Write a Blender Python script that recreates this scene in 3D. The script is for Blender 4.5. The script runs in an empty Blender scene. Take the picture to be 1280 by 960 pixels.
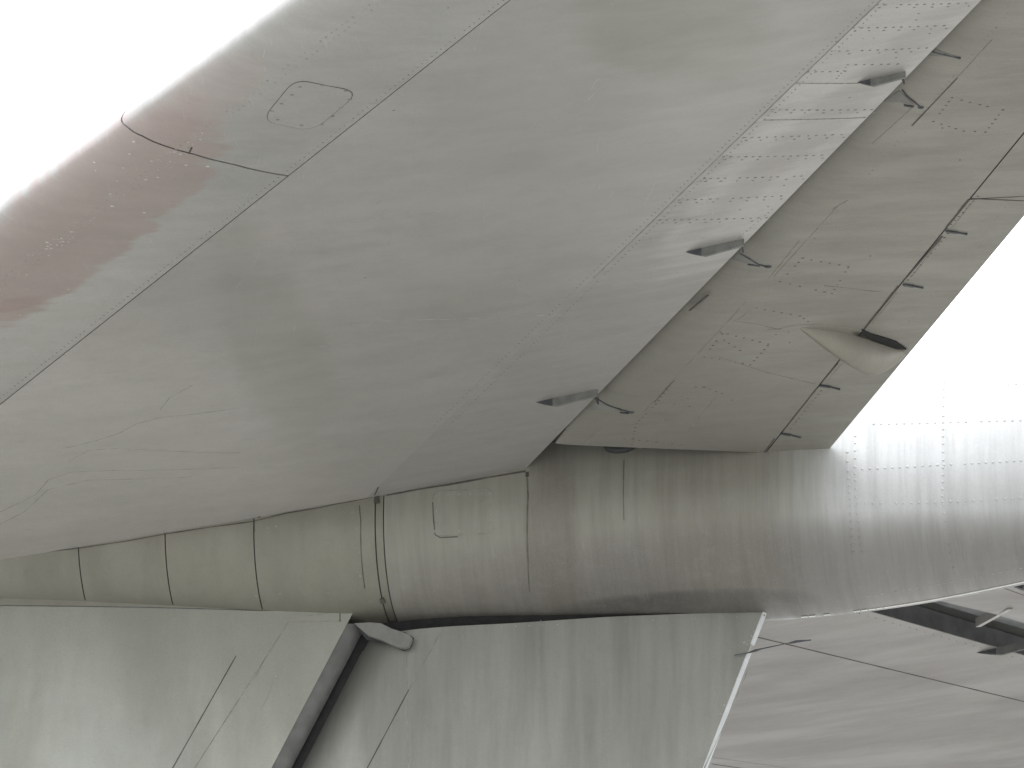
import bpy, bmesh, math, random
import numpy as np
from mathutils import Vector, Matrix
random.seed(7)
rad = math.radians
scene = bpy.context.scene
TZ = 9.1                                   # height of the tail datum above the apron

# ---------------------------------------------------------------- camera
YAW, PITCH, ROLL, FPX = rad(-10.789), rad(21.438), rad(1.077), 7385.0
CAM = np.array([3.54, -19.771, -7.4])      # in tail datum coordinates (x aft, y away, z up)
cF = np.array([math.sin(YAW)*math.cos(PITCH), math.cos(YAW)*math.cos(PITCH), math.sin(PITCH)])
_R = np.cross(cF, [0, 0, 1]); _R /= np.linalg.norm(_R); _U = np.cross(_R, cF)
cR = math.cos(ROLL)*_R + math.sin(ROLL)*_U
cU = -math.sin(ROLL)*_R + math.cos(ROLL)*_U
cd = bpy.data.cameras.new('camera'); cam = bpy.data.objects.new('camera', cd)
scene.collection.objects.link(cam); scene.camera = cam
cd.sensor_width = 36; cd.lens = FPX*36/1280; cd.clip_start = 0.1; cd.clip_end = 6000
m = Matrix.Identity(4)
for i in range(3):
    m[i][0], m[i][1], m[i][2], m[i][3] = cR[i], cU[i], -cF[i], CAM[i]
m[2][3] += TZ
cam.matrix_world = m

# ---------------------------------------------------------------- sky, sun, exposure
SUN_EL, SUN_AZ = rad(52), rad(215)         # azimuth measured for a sun in front of and on the near side of the tail
w = bpy.data.worlds.new('World'); scene.world = w; w.use_nodes = True
nt = w.node_tree; bg = nt.nodes['Background']
sky = nt.nodes.new('ShaderNodeTexSky'); sky.sky_type = 'NISHITA'; sky.sun_disc = False
sky.sun_elevation = SUN_EL; sky.sun_rotation = SUN_AZ; sky.dust_density = 4; sky.air_density = 1
mix = nt.nodes.new('ShaderNodeMix'); mix.data_type = 'RGBA'; mix.inputs[0].default_value = 0.86
# white overcast over the clear sky, half as bright at the horizon as overhead, as overcast skies are
tcw = nt.nodes.new('ShaderNodeTexCoord'); sx = nt.nodes.new('ShaderNodeSeparateXYZ'); nt.links.new(tcw.outputs['Generated'], sx.inputs[0])
mr = nt.nodes.new('ShaderNodeMapRange'); nt.links.new(sx.outputs['Z'], mr.inputs[0])
for _k, _v in zip((1, 2, 3, 4), (0, 1, .48, .95)): mr.inputs[_k].default_value = _v
vm = nt.nodes.new('ShaderNodeVectorMath'); vm.operation = 'SCALE'; vm.inputs[0].default_value = (20.2, 20.8, 21.6)
nt.links.new(mr.outputs[0], vm.inputs['Scale']); nt.links.new(vm.outputs[0], mix.inputs[7])
nt.links.new(sky.outputs[0], mix.inputs[6]); nt.links.new(mix.outputs[2], bg.inputs[0])
bg.inputs[1].default_value = 0.15
sd = bpy.data.lights.new('sun', 'SUN'); sd.energy = 0.7; sd.angle = rad(25); sd.color = (1, .97, .92)
so = bpy.data.objects.new('sun', sd); scene.collection.objects.link(so)
sdir = Vector((math.sin(SUN_AZ)*math.cos(SUN_EL), math.cos(SUN_AZ)*math.cos(SUN_EL), math.sin(SUN_EL)))
so.rotation_euler = sdir.to_track_quat('Z', 'Y').to_euler(); so.location = (0, 0, 40)
vs = scene.view_settings
vs.view_transform = 'Standard'; vs.look = 'None'; vs.gamma = 1; vs.use_curve_mapping = False
vs.exposure = 0.23

# ---------------------------------------------------------------- projection helpers (photograph pixel -> point on a real surface)
def ray(px):
    return cF + cR*(px[0]-640)/FPX - cU*(px[1]-480)/FPX
def pr(P):
    d = np.asarray(P, float)-CAM; z = d@cF
    return np.array([640+FPX*(d@cR)/z, 480-FPX*(d@cU)/z])
def un(px, n, d=0.):
    D = ray(px); n = np.array(n, float); t = (d-n@CAM)/(n@D); return CAM+t*D

# ---------------------------------------------------------------- surfaces of the tail, datum coordinates
def naca(c, t):
    c = abs(c); return 5*t*(.2969*c**.5-.126*c-.3516*c*c+.2843*c**3-.1015*c**4)
WA, WB, WINC, WT, WZ, WD = -4.195, 1.041, .060, .097, .190, .069
FARX = .13
def wing(side):
    off = FARX if side > 0 else 0.
    def f(t, s):                            # t<0 upper skin, t>0 lower skin, c = t*t
        le = WA+WB*s; te = .79+.52*s; ch = te-le; c = t*t
        x = le+c*ch
        z = WZ+WD*s+WINC*(x-te)-math.copysign(1, t)*naca(c, WT)*ch
        return np.array([x+off, side*s, z])
    return f
def elev(side, up=False):
    off = FARX if side > 0 else 0.
    def f(u, s):
        a = -.300+.627*s; b = .79+.52*s
        x = a+u*(b-a); z = .0893*s+.004
        d = x-a
        NL, ND = (.17, .075) if side < 0 else (.05, .11)
        if side > 0: d = x-a-.30
        if side < 0: ND *= min(1, max(.05, (s-.5)/.5))
        if d < NL:                          # rounded nose
            q = max(0., 1-max(d, 0)/NL); z += ND*(1-math.sqrt(max(0, 1-q**2)))
        if up:
            z = .0893*s+.012+(.20-.012*s)*(1-u)
            if side < 0 and d < NL: z -= .06*max(0., 1-max(d, 0)/NL)**2
        return np.array([x+off, side*s, z])
    return f
BST = np.array([  # x, half width, z bottom, z top
    [-4.8, .20, -.14, .20], [-4.0, .28, -.24, .30], [-3.0, .315, -.33, .36], [-2.0, .33, -.362, .40], [-.83, .335, -.424, .42],
    [-.4, .345, -.408, .43], [.2, .37, -.422, .44], [.75, .395, -.426, .45], [1.2, .40, -.392, .46], [1.65, .395, -.322, .464],
    [2.2, .36, -.215, .45], [2.9, .28, -.08, .40], [3.6, .14, .05, .30], [4.0, .03, .15, .20]])
def cat(xs, ys, x):
    n = len(xs)
    if x <= xs[0]: return ys[0]
    if x >= xs[-1]: return ys[-1]
    i = int(np.searchsorted(xs, x)-1); i = min(max(i, 0), n-2)
    h = xs[i+1]-xs[i]; t = (x-xs[i])/h
    d = lambda k: ((ys[k+1]-ys[k-1])/(xs[k+1]-xs[k-1]) if 0 < k < n-1 else ((ys[1]-ys[0])/(xs[1]-xs[0]) if k == 0 else (ys[-1]-ys[-2])/(xs[-1]-xs[-2])))
    return (2*t**3-3*t*t+1)*ys[i]+(t**3-2*t*t+t)*h*d(i)+(-2*t**3+3*t*t)*ys[i+1]+(t**3-t*t)*h*d(i+1)
def bullet(x, a):                           # a in degrees: 0 = near side, 90 = bottom, 180 = far side, 270 = top
    hw, zb, zt = (cat(BST[:, 0], BST[:, k], x) for k in (1, 2, 3))
    hw = max(hw, .01); zc = zb+(zt-zb)*.42; n = 2.15
    ca, sa = math.cos(rad(a)), math.sin(rad(a)); h = zc-zb if sa > 0 else zt-zc
    y = -hw*math.copysign(abs(ca)**(2/n), ca); z = zc-h*math.copysign(abs(sa)**(2/n), sa)
    return np.array([x, y, z])
def fin_le(z): return -4.2+.75*(z+.42)
def fin_te(z): return .719+.370*(z+.424)
def fin(side):
    def f(t, z):
        le = fin_le(z); ch = fin_te(z)-le; c = t*t
        return np.array([le+c*ch, side*naca(c, .082)*ch, z])
    return f
CH = .695
def rudx(z): le = fin_le(z); return le+CH*(fin_te(z)-le)
def rudder(side):
    def f(u, z):
        a = rudx(z)+.055; b = fin_te(z)-.014; x = a+u*(b-a)
        y = .112*(1-u)+.011*u; d = x-a
        if d < .22: q = 1-d/.22; y *= max(0, 1-q**1.6)**.8*.78+.22
        return np.array([x, side*y, z])
    return f
WN, WFR = wing(-1), wing(1)
EN, EF = elev(-1), elev(1)
FN, RN = fin(-1), rudder(-1)
def normal(f, u, v, e=1e-3):
    n = np.cross(f(u+e, v)-f(u-e, v), f(u, v+e)-f(u, v-e)); n /= np.linalg.norm(n)+1e-12
    P = f(u, v)
    return n if n@(CAM-P) > 0 else -n       # the outward side of every skin used here is the one seen from below
def hit(f, px, g):
    x = np.array(g, float); px = np.array(px, float)
    for i in range(40):
        f0 = pr(f(*x))-px
        if abs(f0).max() < .02: break
        J = np.array([(pr(f(x[0]+(k == 0)*1e-3, x[1]+(k == 1)*1e-3))-px-f0)/1e-3 for k in (0, 1)]).T
        if f is bullet: J[:, 1] = (pr(f(x[0], x[1]+.5))-px-f0)/.5
        try: d = np.linalg.solve(J, f0)
        except Exception: break
        lim = np.array([.4, 20. if f is bullet else .4]); x = x-np.clip(d, -lim, lim)
    return x
G = {WN: (.7, 1.5), WFR: (.8, 2.), EN: (.5, 1.2), EF: (.5, 2.), FN: (.8, -.7), RN: (.5, -.8), bullet: (0., 30.)}

# ---------------------------------------------------------------- materials
def N(nt, t, **k):
    n = nt.nodes.new(t)
    for a, b in k.items(): setattr(n, a, b)
    return n
def new_mat(name):
    mt = bpy.data.materials.new(name); mt.use_nodes = True
    return mt, mt.node_tree, mt.node_tree.nodes['Principled BSDF']
def noise(nt, vec, scale, detail=4, rough=.55, dist=0., stretch=None, rot=None, seed=(0, 0, 0)):
    mp = N(nt, 'ShaderNodeMapping'); nt.links.new(vec, mp.inputs[0])
    mp.inputs['Location'].default_value = seed
    if rot: mp.inputs['Rotation'].default_value = rot
    if stretch: mp.inputs['Scale'].default_value = stretch
    n = N(nt, 'ShaderNodeTexNoise'); n.inputs['Scale'].default_value = scale; n.inputs['Detail'].default_value = detail
    n.inputs['Roughness'].default_value = rough; n.inputs['Distortion'].default_value = dist
    nt.links.new(mp.outputs[0], n.inputs['Vector']); return n.outputs['Fac']
def ramp(nt, fac, a, b, lo=0., hi=1.):
    r = N(nt, 'ShaderNodeMapRange'); r.interpolation_type = 'SMOOTHSTEP'
    for k, v in zip((1, 2, 3, 4), (a, b, lo, hi)): r.inputs[k].default_value = v
    nt.links.new(fac, r.inputs[0]); return r.outputs[0]
def mth(nt, op, a, b=None):
    n = N(nt, 'ShaderNodeMath', operation=op)
    for i, v in enumerate((a, b)):
        if v is None: continue
        if isinstance(v, (int, float)): n.inputs[i].default_value = v
        else: nt.links.new(v, n.inputs[i])
    return n.outputs[0]
def mixc(nt, fac, c0, c1, mode='MIX'):
    n = N(nt, 'ShaderNodeMix', data_type='RGBA', blend_type=mode)
    if isinstance(fac, (int, float)): n.inputs[0].default_value = fac
    else: nt.links.new(fac, n.inputs[0])
    for i, c in ((6, c0), (7, c1)):
        if isinstance(c, tuple): n.inputs[i].default_value = (*c, 1)
        else: nt.links.new(c, n.inputs[i])
    return n.outputs[2]
def stain_shade_mask(nt, vec, spec):
    """An elliptical stain, or painted light or shade, on the skin: centre, the two half axis vectors along the skin, ragged by noise."""
    C0, A, B = (np.array(q, float) for q in spec['e'])
    n = np.cross(A, B); u = np.cross(B, n); u /= A@u; v = np.cross(n, A); v /= B@v
    def dotp(w):
        s = N(nt, 'ShaderNodeVectorMath', operation='SUBTRACT'); nt.links.new(vec, s.inputs[0]); s.inputs[1].default_value = C0
        d = N(nt, 'ShaderNodeVectorMath', operation='DOT_PRODUCT'); nt.links.new(s.outputs[0], d.inputs[0]); d.inputs[1].default_value = w
        return d.outputs['Value']
    a, b = dotp(u), dotp(v)
    p = spec.get('p', 2)
    r = mth(nt, 'ADD', mth(nt, 'POWER', mth(nt, 'ABSOLUTE', a), p), mth(nt, 'POWER', mth(nt, 'ABSOLUTE', b), p))
    rag = noise(nt, vec, spec.get('rs', 6), 5, .6, 0, spec.get('st', (1, 1, 1)), None, spec.get('seed', (3, 1, 2)))
    r = mth(nt, 'ADD', r, mth(nt, 'MULTIPLY', mth(nt, 'SUBTRACT', rag, .5), spec.get('ra', 1.2)))
    s = spec.get('soft', .25)
    return ramp(nt, r, 1-s, 1+s, spec.get('k', .6), 0.)
def paint(name, base=(.50, .49, .455), streak=(3, 14, 3), sa=.10, mott=.14, rough=.42, stains_and_shade=(), cracks=0., coat=0., warm=.25, scale=1., metal=.45, post=.06, brush=.07):
    mott *= .6; warm *= .5
    mt, nt, bs = new_mat(name)
    tc = N(nt, 'ShaderNodeTexCoord'); vec = tc.outputs['Object']
    a = noise(nt, vec, 1.1*scale, 6, .6, .6, (1, 1, 1), None, (4.2, 1.3, 0))
    b = noise(nt, vec, 1., 5, .6, .3, streak, None, (1.2, 7, 3))
    c = noise(nt, vec, 60, 3, .6)
    d = noise(nt, vec, 1., 4, .65, 0, tuple(q*4 for q in streak), None, (9, 2, 5))
    col = mixc(nt, ramp(nt, a, .3, .7), tuple(q*(1-mott) for q in base), tuple(min(.9, q*(1+mott*.5)) for q in base))
    col = mixc(nt, ramp(nt, b, .35, .75, 0, sa*2.2), col, tuple(q*.55 for q in base))
    col = mixc(nt, ramp(nt, d, .5, .8, 0, sa*1.4), col, tuple(q*.6 for q in base))
    hue = noise(nt, vec, 2.3, 4, .5, .4, (1, 1, 1), None, (31, 5, 9))
    col = mixc(nt, ramp(nt, hue, .35, .7, 0, warm), col, (base[0]*1.0, base[1]*.955, base[2]*.85))
    spk = noise(nt, vec, 95, 2, .5, 0, (1, 1, 1), None, (3, 3, 3))
    col = mixc(nt, ramp(nt, spk, .74, .80, 0, .35), col, tuple(q*.35 for q in base))
    for s in stains_and_shade:
        mk = stain_shade_mask(nt, vec, s)
        col = mixc(nt, mk, col, s['c'])
    gr = noise(nt, vec, 150, 3, .7, 0, (1, 1, 1), None, (8, 1, 6))
    col = mixc(nt, ramp(nt, gr, .35, .7, 0, .16), col, tuple(q*.55 for q in base))
    bl = noise(nt, vec, 14, 5, .7, .5, (1, 1.6, 1), None, (2, 9, 4))
    col = mixc(nt, ramp(nt, bl, .45, .75, 0, .14), col, tuple(q*.6 for q in base))
    sc = noise(nt, vec, 1., 3, .6, 0, (90, 9, 9), (0, 0, rad(-38)), (4, 4, 4))
    col = mixc(nt, ramp(nt, sc, .62, .78, 0, brush), col, tuple(min(1, q*1.5) for q in base))
    pn = noise(nt, vec, 1., 6, .7, 0, tuple(q*2.2 for q in streak), None, (5, 11, 7))
    col = mixc(nt, ramp(nt, pn, .38, .68, 0, post), col, (.05, .042, .03))
    if cracks:
        cn = noise(nt, vec, 1.6, 3, .5, 1.2, (1, 1, 1), None, (6, 8, 1))
        ln = ramp(nt, mth(nt, 'ABSOLUTE', mth(nt, 'SUBTRACT', cn, .5)), 0., .006, cracks, 0.)
        brk = ramp(nt, noise(nt, vec, 2.7, 2, .5, 0, (1, 1, 1), None, (2, 2, 8)), .5, .62)
        col = mixc(nt, mth(nt, 'MULTIPLY', ln, brk), col, (.12, .11, .09))
    nt.links.new(col, bs.inputs['Base Color'])
    nt.links.new(ramp(nt, b, .3, .7, rough-.06, rough+.14), bs.inputs['Roughness'])
    bs.inputs['Specular IOR Level'].default_value = .5; bs.inputs['Metallic'].default_value = metal
    if coat: bs.inputs['Coat Weight'].default_value = coat; bs.inputs['Coat Roughness'].default_value = .22
    bmp = N(nt, 'ShaderNodeBump'); bmp.inputs['Strength'].default_value = .12; bmp.inputs['Distance'].default_value = .004
    h = mth(nt, 'ADD', mth(nt, 'MULTIPLY', c, .25), mth(nt, 'ADD', d, mth(nt, 'MULTIPLY', a, 2.)))
    nt.links.new(h, bmp.inputs['Height']); nt.links.new(bmp.outputs[0], bs.inputs['Normal'])
    return mt
def plain(name, col, rough=.5, metal=0., var=.25, sc=25):
    mt, nt, bs = new_mat(name); tc = N(nt, 'ShaderNodeTexCoord')
    a = noise(nt, tc.outputs['Object'], sc, 5, .6)
    nt.links.new(mixc(nt, ramp(nt, a, .3, .7), tuple(q*(1-var) for q in col), tuple(q*(1+var) for q in col)), bs.inputs['Base Color'])
    bs.inputs['Roughness'].default_value = rough; bs.inputs['Metallic'].default_value = metal
    return mt

def ell(f, pc, pa, pb):
    """ellipse of a stain or of painted light or shade: centre pixel, end of first half axis, end of second half axis, on surface f."""
    c, a, b = (f(*hit(f, q, G[f])) for q in (pc, pa, pb))
    return (tuple(c), tuple(a-c), tuple(b-c))
PINK = (.45, .355, .335); GREEN = (.30, .305, .265); PALE = (.55, .54, .51); DARK = (.10, .095, .08)
AX = (2.2, 9, 2.2)
M_le = paint('faded_grey_paint_with_pink_primer', (.485, .48, .462), AX, .10, .12, .36, coat=.25, brush=.2, stains_and_shade=[
    dict(e=ell(WN, (0, 440), (240, 280), (30, 480)), c=(.62, .605, .585), k=.6, soft=.9, ra=.6, rs=1.5),  # paler front zone, brighter light put into the colour
    dict(e=ell(WN, (105, 278), (268, 150), (150, 318)), c=PINK, k=.7, soft=.25, ra=2.3, rs=2.2, st=(.9, 7, .9), p=3),
    dict(e=ell(WN, (250, 130), (330, 75), (262, 160)), c=PINK, k=.35, soft=.5, ra=1.4, rs=2, st=(1, 4, 1)),
    dict(e=ell(WN, (10, 382), (60, 372), (15, 389)), c=(.42, .27, .25), k=.35, soft=.4, ra=1.6, rs=6, st=(1, 4, 1))])
M_main = paint('weathered_grey_underside_paint', (.49, .476, .455), (1.6, 5, 1.6), .07, .10, .40, cracks=0, stains_and_shade=[
    dict(e=ell(WN, (60, 600), (470, 540), (20, 430)), c=(.68, .66, .63), k=.6, soft=.95, ra=.5, rs=1.5),  # light gradient painted in: brighter towards the lower left
    dict(e=ell(WN, (900, 60), (560, 200), (760, -120)), c=(.38, .37, .345), k=.6, soft=.9, ra=.8, rs=1.2),  # falloff of light painted as a darker upper right
    dict(e=ell(WN, (840, 30), (960, 45), (835, 100)), c=GREEN, k=.5, soft=.5, ra=1.6, rs=2, st=(1, 4, 1)),
    dict(e=ell(WN, (345, 430), (400, 540), (300, 470)), c=GREEN, k=.24, soft=.6, ra=2, rs=2.4),
    dict(e=ell(WN, (560, 470), (760, 330), (650, 560)), c=GREEN, k=.22, soft=.7, ra=1.6, rs=1.4, st=(1, 3, 1)),
    dict(e=ell(WN, (900, 130), (1010, 30), (950, 170)), c=(.50, .475, .44), k=.2, soft=.5, ra=2, rs=1.6, st=(1, 6, 1))])
M_aft = paint('scuffed_grey_paint_over_ribs', (.45, .437, .418), (1.5, 10, 1.5), .14, .12, .42, stains_and_shade=[
    dict(e=ell(WN, (1090, 110), (1330, -150), (1190, 110)), c=PALE, k=.62, soft=.3, ra=2.4, rs=1.7, st=(.9, 9, .9), p=3),
    dict(e=ell(WN, (1000, 250), (1010, 190), (1080, 250)), c=PALE, k=.35, soft=.6, ra=2.2, rs=2, st=(.9, 9, .9)),
    dict(e=ell(WN, (1030, 150), (1200, 0), (1060, 150)), c=(.36, .34, .31), k=.4, soft=.6, ra=3, rs=3, st=(.8, 10, .8))])
M_elev = paint('dull_olive_grey_elevator_paint', (.33, .32, .285), (2, 9, 2), .10, .12, .45, stains_and_shade=[
    dict(e=ell(EN, (1100, 426), (1133, 436), (1103, 421)), c=(.03, .03, .028), k=.9, soft=.4, ra=.5, rs=8)])
M_far = paint('warm_grey_underside_paint', (.345, .332, .322), (1.3, 5, 1.3), .06, .10, .42, warm=.45, stains_and_shade=[
    dict(e=ell(WFR, (1150, 800), (1400, 860), (1180, 770)), c=(.42, .40, .38), k=.4, soft=.7, ra=2.5, rs=1.5, st=(1, 6, 1)),
    dict(e=ell(WFR, (980, 935), (1100, 945), (985, 925)), c=(.30, .29, .28), k=.35, soft=.6, ra=2, rs=2, st=(1, 5, 1))])
M_fin = paint("pale_green_grey_fin_paint", (.33, .336, .295), (4, 4, 1), .06, .09, .42)
M_rud = paint('pale_grey_green_rudder_paint', (.305, .31, .278), (9, 9, .7), .16, .12, .42, post=.10, stains_and_shade=[
    dict(e=((-1.80, -.1, -2.4), (1.9, 0, 3.45), (.125, 0, -.02)), c=(.07, .07, .062), k=.6, soft=.95, ra=.35, rs=3, p=2)])  # shade of the hinge gap painted along the rudder nose
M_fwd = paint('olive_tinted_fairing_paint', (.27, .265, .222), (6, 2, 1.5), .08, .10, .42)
M_bul = paint('silver_grey_fairing_paint', (.57, .58, .58), (13, .8, .8), .12, .08, .42, coat=.08, metal=.12, warm=.2, post=.15, stains_and_shade=[
    dict(e=((-.55, -.3, 0), (1.45, 0, 0), (0, 0, 6)), c=(.272, .266, .222), k=.97, soft=.5, ra=.35, rs=2, st=(5, .5, .5), p=3),  # dimming under the elevator, painted into the fairing colour
    dict(e=((1.6, -.2, -.43), (2.2, 0, 0), (0, 0, .20)), c=(.155, .143, .13), k=.76, soft=.9, ra=.5, rs=3, st=(6, 1, 1), p=3),  # shade on the cone's underside, painted as a darker tone
    dict(e=((.0, -.3, -.18), (.10, 0, 0), (0, 0, .30)), c=(.15, .135, .11), k=.5, soft=.6, ra=1.7, rs=3, st=(7, .5, .5)),
    dict(e=((.45, -.2, -.415), (.42, 0, 0), (0, 0, .022)), c=(.08, .08, .075), k=.75, soft=.6, ra=.4, rs=3),  # soft shade just above the rudder, painted on the keel
    dict(e=((.62, -.3, -.15), (.28, 0, 0), (0, 0, .30)), c=(.20, .185, .15), k=.35, soft=.6, ra=2, rs=3, st=(6, .5, .5))])
M_tear = paint('paler_fairing_paint', (.30, .287, .245), (2, 9, 2), .08, .1, .42)
M_up = paint('grey_upper_paint', (.55, .55, .53), AX, .06, .1, .4)
M_dark = plain('dark_gap_interior', (.045, .048, .05), .8)
M_black = plain('black_soot_and_gap_shade', (.02, .02, .02), .9)  # soot by the tab actuator, and black for the shade plates in the gaps
M_lip = plain('dark_grey_primer', (.14, .143, .135), .7, 0, .2, 12)  # darker grey for the lip at the rudder gap
M_cove = plain('grimy_primer_in_the_hinge_gap', (.30, .31, .315), .7, 0, .2, 12)
M_line = plain('dirty_sealant_in_panel_joint', (.075, .07, .06), .7)
M_line2 = plain('faded_sealant_in_panel_joint', (.27, .26, .23), .7)
M_line3 = plain('dirt_filled_joint', (.13, .125, .10), .7)
M_chip = plain('exposed_pale_paint', (.56, .55, .53), .45, .2)
M_scr = plain('bright_scratch', (.48, .475, .455), .4, .4)
M_thr = plain('old_water_mark', (.40, .392, .37), .55, .4)
M_riv = plain('dirty_rivet_heads', (.22, .21, .19), .5)
M_rivl = plain('painted_rivet_heads', (.34, .335, .30), .45)
M_rivd2 = plain('weathered_rivet_heads', (.27, .265, .24), .5)
M_rivd = plain('domed_painted_rivet_heads', (.55, .55, .53), .3, 0, .1)
M_metal = plain('grey_bracket_metal', (.17, .172, .165), .5, .0, .2)
M_boot = plain('blue_grey_rubbed_metal', (.07, .072, .082), .45, .0, .3)
M_te = plain('bare_pale_trailing_edge_strip', (.58, .60, .60), .4, 0, .06)
M_edge = plain('chipped_white_edge_sealant', (.78, .78, .74), .5, 0, .1)

# ---------------------------------------------------------------- object helpers
def link(o, parent):
    scene.collection.objects.link(o)
    if parent is not None: o.parent = parent
    return o
def obj(name, verts, faces, mat, parent, smooth=True, auto=35, mats=None, label=None):
    me = bpy.data.meshes.new(name); me.from_pydata([tuple(map(float, v)) for v in verts], [], faces)
    for mm in (mats or [mat]): me.materials.append(mm)
    me.validate()
    bm = bmesh.new(); bm.from_mesh(me); bmesh.ops.recalc_face_normals(bm, faces=bm.faces)
    if smooth:
        for f in bm.faces: f.smooth = True
        for e in bm.edges:
            if len(e.link_faces) == 2 and e.calc_face_angle(0) > rad(auto): e.smooth = False
    bm.to_mesh(me); bm.free()
    o = bpy.data.objects.new(name, me); link(o, parent)
    if label: o['label'] = label
    return o
root = bpy.data.objects.new('aircraft_tail', None); scene.collection.objects.link(root)
root.location = (-1.5, 0, TZ-3.7)
root['label'] = 'weathered grey T-tail of an aircraft seen from below, with tailplane, fin, rudder and bullet fairing'
root['category'] = 'aircraft tail'
def part(name, verts, faces, mat, parent=None, **k):
    o = obj(name, verts, faces, mat, parent if parent is not None else root, **k)
    if parent is None: o.location = (1.5, 0, 3.7)          # back to the datum
    return o
def shell(f, us, v0, v1, nv, thick, out=0., shrink=.0, vr=None):
    """thin panel over surface f: us = list of u, v0/v1 functions of u giving the ends; skin stands out by `out`."""
    V, Fc = [], []
    nu = len(us)
    for i, u in enumerate(us):
        a, b = v0(u), v1(u)
        for j in range(nv):
            v = a+(b-a)*j/(nv-1); n = normal(f, u, v) if not callable(vr) else vr(u, v)
            P = f(u, v); V.append(P+n*out)
    k = len(V)
    for i, u in enumerate(us):
        a, b = v0(u), v1(u)
        for j in range(nv):
            v = a+(b-a)*j/(nv-1); n = normal(f, u, v) if not callable(vr) else vr(u, v)
            V.append(f(u, v)-n*thick)
    idx = lambda i, j, o=0: o+i*nv+j
    for i in range(nu-1):
        for j in range(nv-1):
            Fc.append((idx(i, j), idx(i+1, j), idx(i+1, j+1), idx(i, j+1)))
            Fc.append((idx(i, j, k), idx(i, j+1, k), idx(i+1, j+1, k), idx(i+1, j, k)))
    for i in range(nu-1):
        for j in (0, nv-1): Fc.append((idx(i, j), idx(i, j, k), idx(i+1, j, k), idx(i+1, j)))
    for j in range(nv-1):
        for i in (0, nu-1): Fc.append((idx(i, j), idx(i, j+1), idx(i, j+1, k), idx(i, j, k)))
    return V, Fc
def lin(a, b, n): return [a+(b-a)*i/(n-1) for i in range(n)]
def outw(f, e=1e-3):                       # outward normals for closed bodies (nose wraps), by orientation not by view
    def g(u, v):
        n = np.cross(f(u+e, v)-f(u-e, v), f(u, v+e)-f(u, v-e)); return n/(np.linalg.norm(n)+1e-12)
    return g
class Strips:                               # joints and rivets gathered per part
    def __init__(self): self.V, self.F, self.cut = [], [], []
    def strip(self, f, pts, wd, h=.0012, closed=False):
        if len(pts) < 2: return
        P = []; Nn = []
        dense = []
        pts = list(pts)+([pts[0]] if closed else [])
        for a, b in zip(pts[:-1], pts[1:]):
            a, b = np.array(a), np.array(b); L = np.linalg.norm(f(*a)-f(*b)); n = max(1, int(L/.05))
            dense += [a+(b-a)*i/n for i in range(n)]
        dense.append(np.array(pts[-1]))
        for q in dense: P.append(f(*q)); Nn.append(normal(f, *q))
        k = len(self.V)
        for i in range(len(P)):
            d = P[min(i+1, len(P)-1)]-P[max(i-1, 0)]; d /= np.linalg.norm(d)+1e-9
            s = np.cross(d, Nn[i]); s /= np.linalg.norm(s)+1e-9
            wv = wd*.72*(1+.25*math.sin(i*1.7)+random.uniform(-.15, .15))
            for sg, hh in ((-1, -.001), (-1, h), (1, h), (1, -.001)): self.V.append(P[i]+s*sg*wv/2+Nn[i]*hh)
        for i in range(len(P)-1):
            a = k+4*i; b = a+4
            for j in range(3): self.F.append((a+j, b+j, b+j+1, a+j+1))
        self.F.append((k, k+1, k+2, k+3)); e = k+4*(len(P)-1); self.F.append((e+3, e+2, e+1, e))
        self.cut.append((k, len(self.V)))
    def rivet(self, f, q, r, h=.0012, st=None, n=7):
        P = f(*q); Nn = normal(f, *q)
        a = np.array([1., 0, 0]); a -= Nn*(a@Nn); a /= np.linalg.norm(a); b = np.cross(Nn, a)
        k = len(self.V)
        sx, sy = st or (1, 1)
        for (rr, hh) in ((1., -.001), (.8, h*.7), (.35, h)):
            for i in range(n):
                t = 2*math.pi*i/n; self.V.append(P+(a*math.cos(t)*sx+b*math.sin(t)*sy)*r*rr+Nn*hh)
        self.V.append(P+Nn*h*1.05)
        for l in range(2):
            for i in range(n):
                j = (i+1) % n; self.F.append((k+l*n+i, k+l*n+j, k+(l+1)*n+j, k+(l+1)*n+i))
        for i in range(n): self.F.append((k+2*n+i, k+2*n+(i+1) % n, k+3*n))
    def row(self, f, a, b, pitch, r, h=.0012, drop=.0, st=None):
        a, b = np.array(a, float), np.array(b, float); L = np.linalg.norm(f(*a)-f(*b)); n = max(1, int(round(L/pitch)))
        for i in range(n+1):
            if random.random() < drop: continue
            t = (i+random.uniform(-.08, .08))/n
            self.rivet(f, a+(b-a)*t, r*random.uniform(.8, 1.15), h, st)
    def build(self, name, mat, parent, smooth=False, stuff=False):
        if not self.V: return None
        if name.endswith('joint'):            # every joint is a part of its own
            for a, b in self.cut:
                o = obj(name, self.V[a:b], [tuple(q-a for q in f_) for f_ in self.F if a <= f_[0] < b], mat, parent, smooth=smooth)
            return o
        o = obj(name, self.V, self.F, mat, parent, smooth=smooth)
        if stuff: o['kind'] = 'stuff'
        return o
def H(f, *pts): return [hit(f, p, G[f]) for p in pts]

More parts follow.
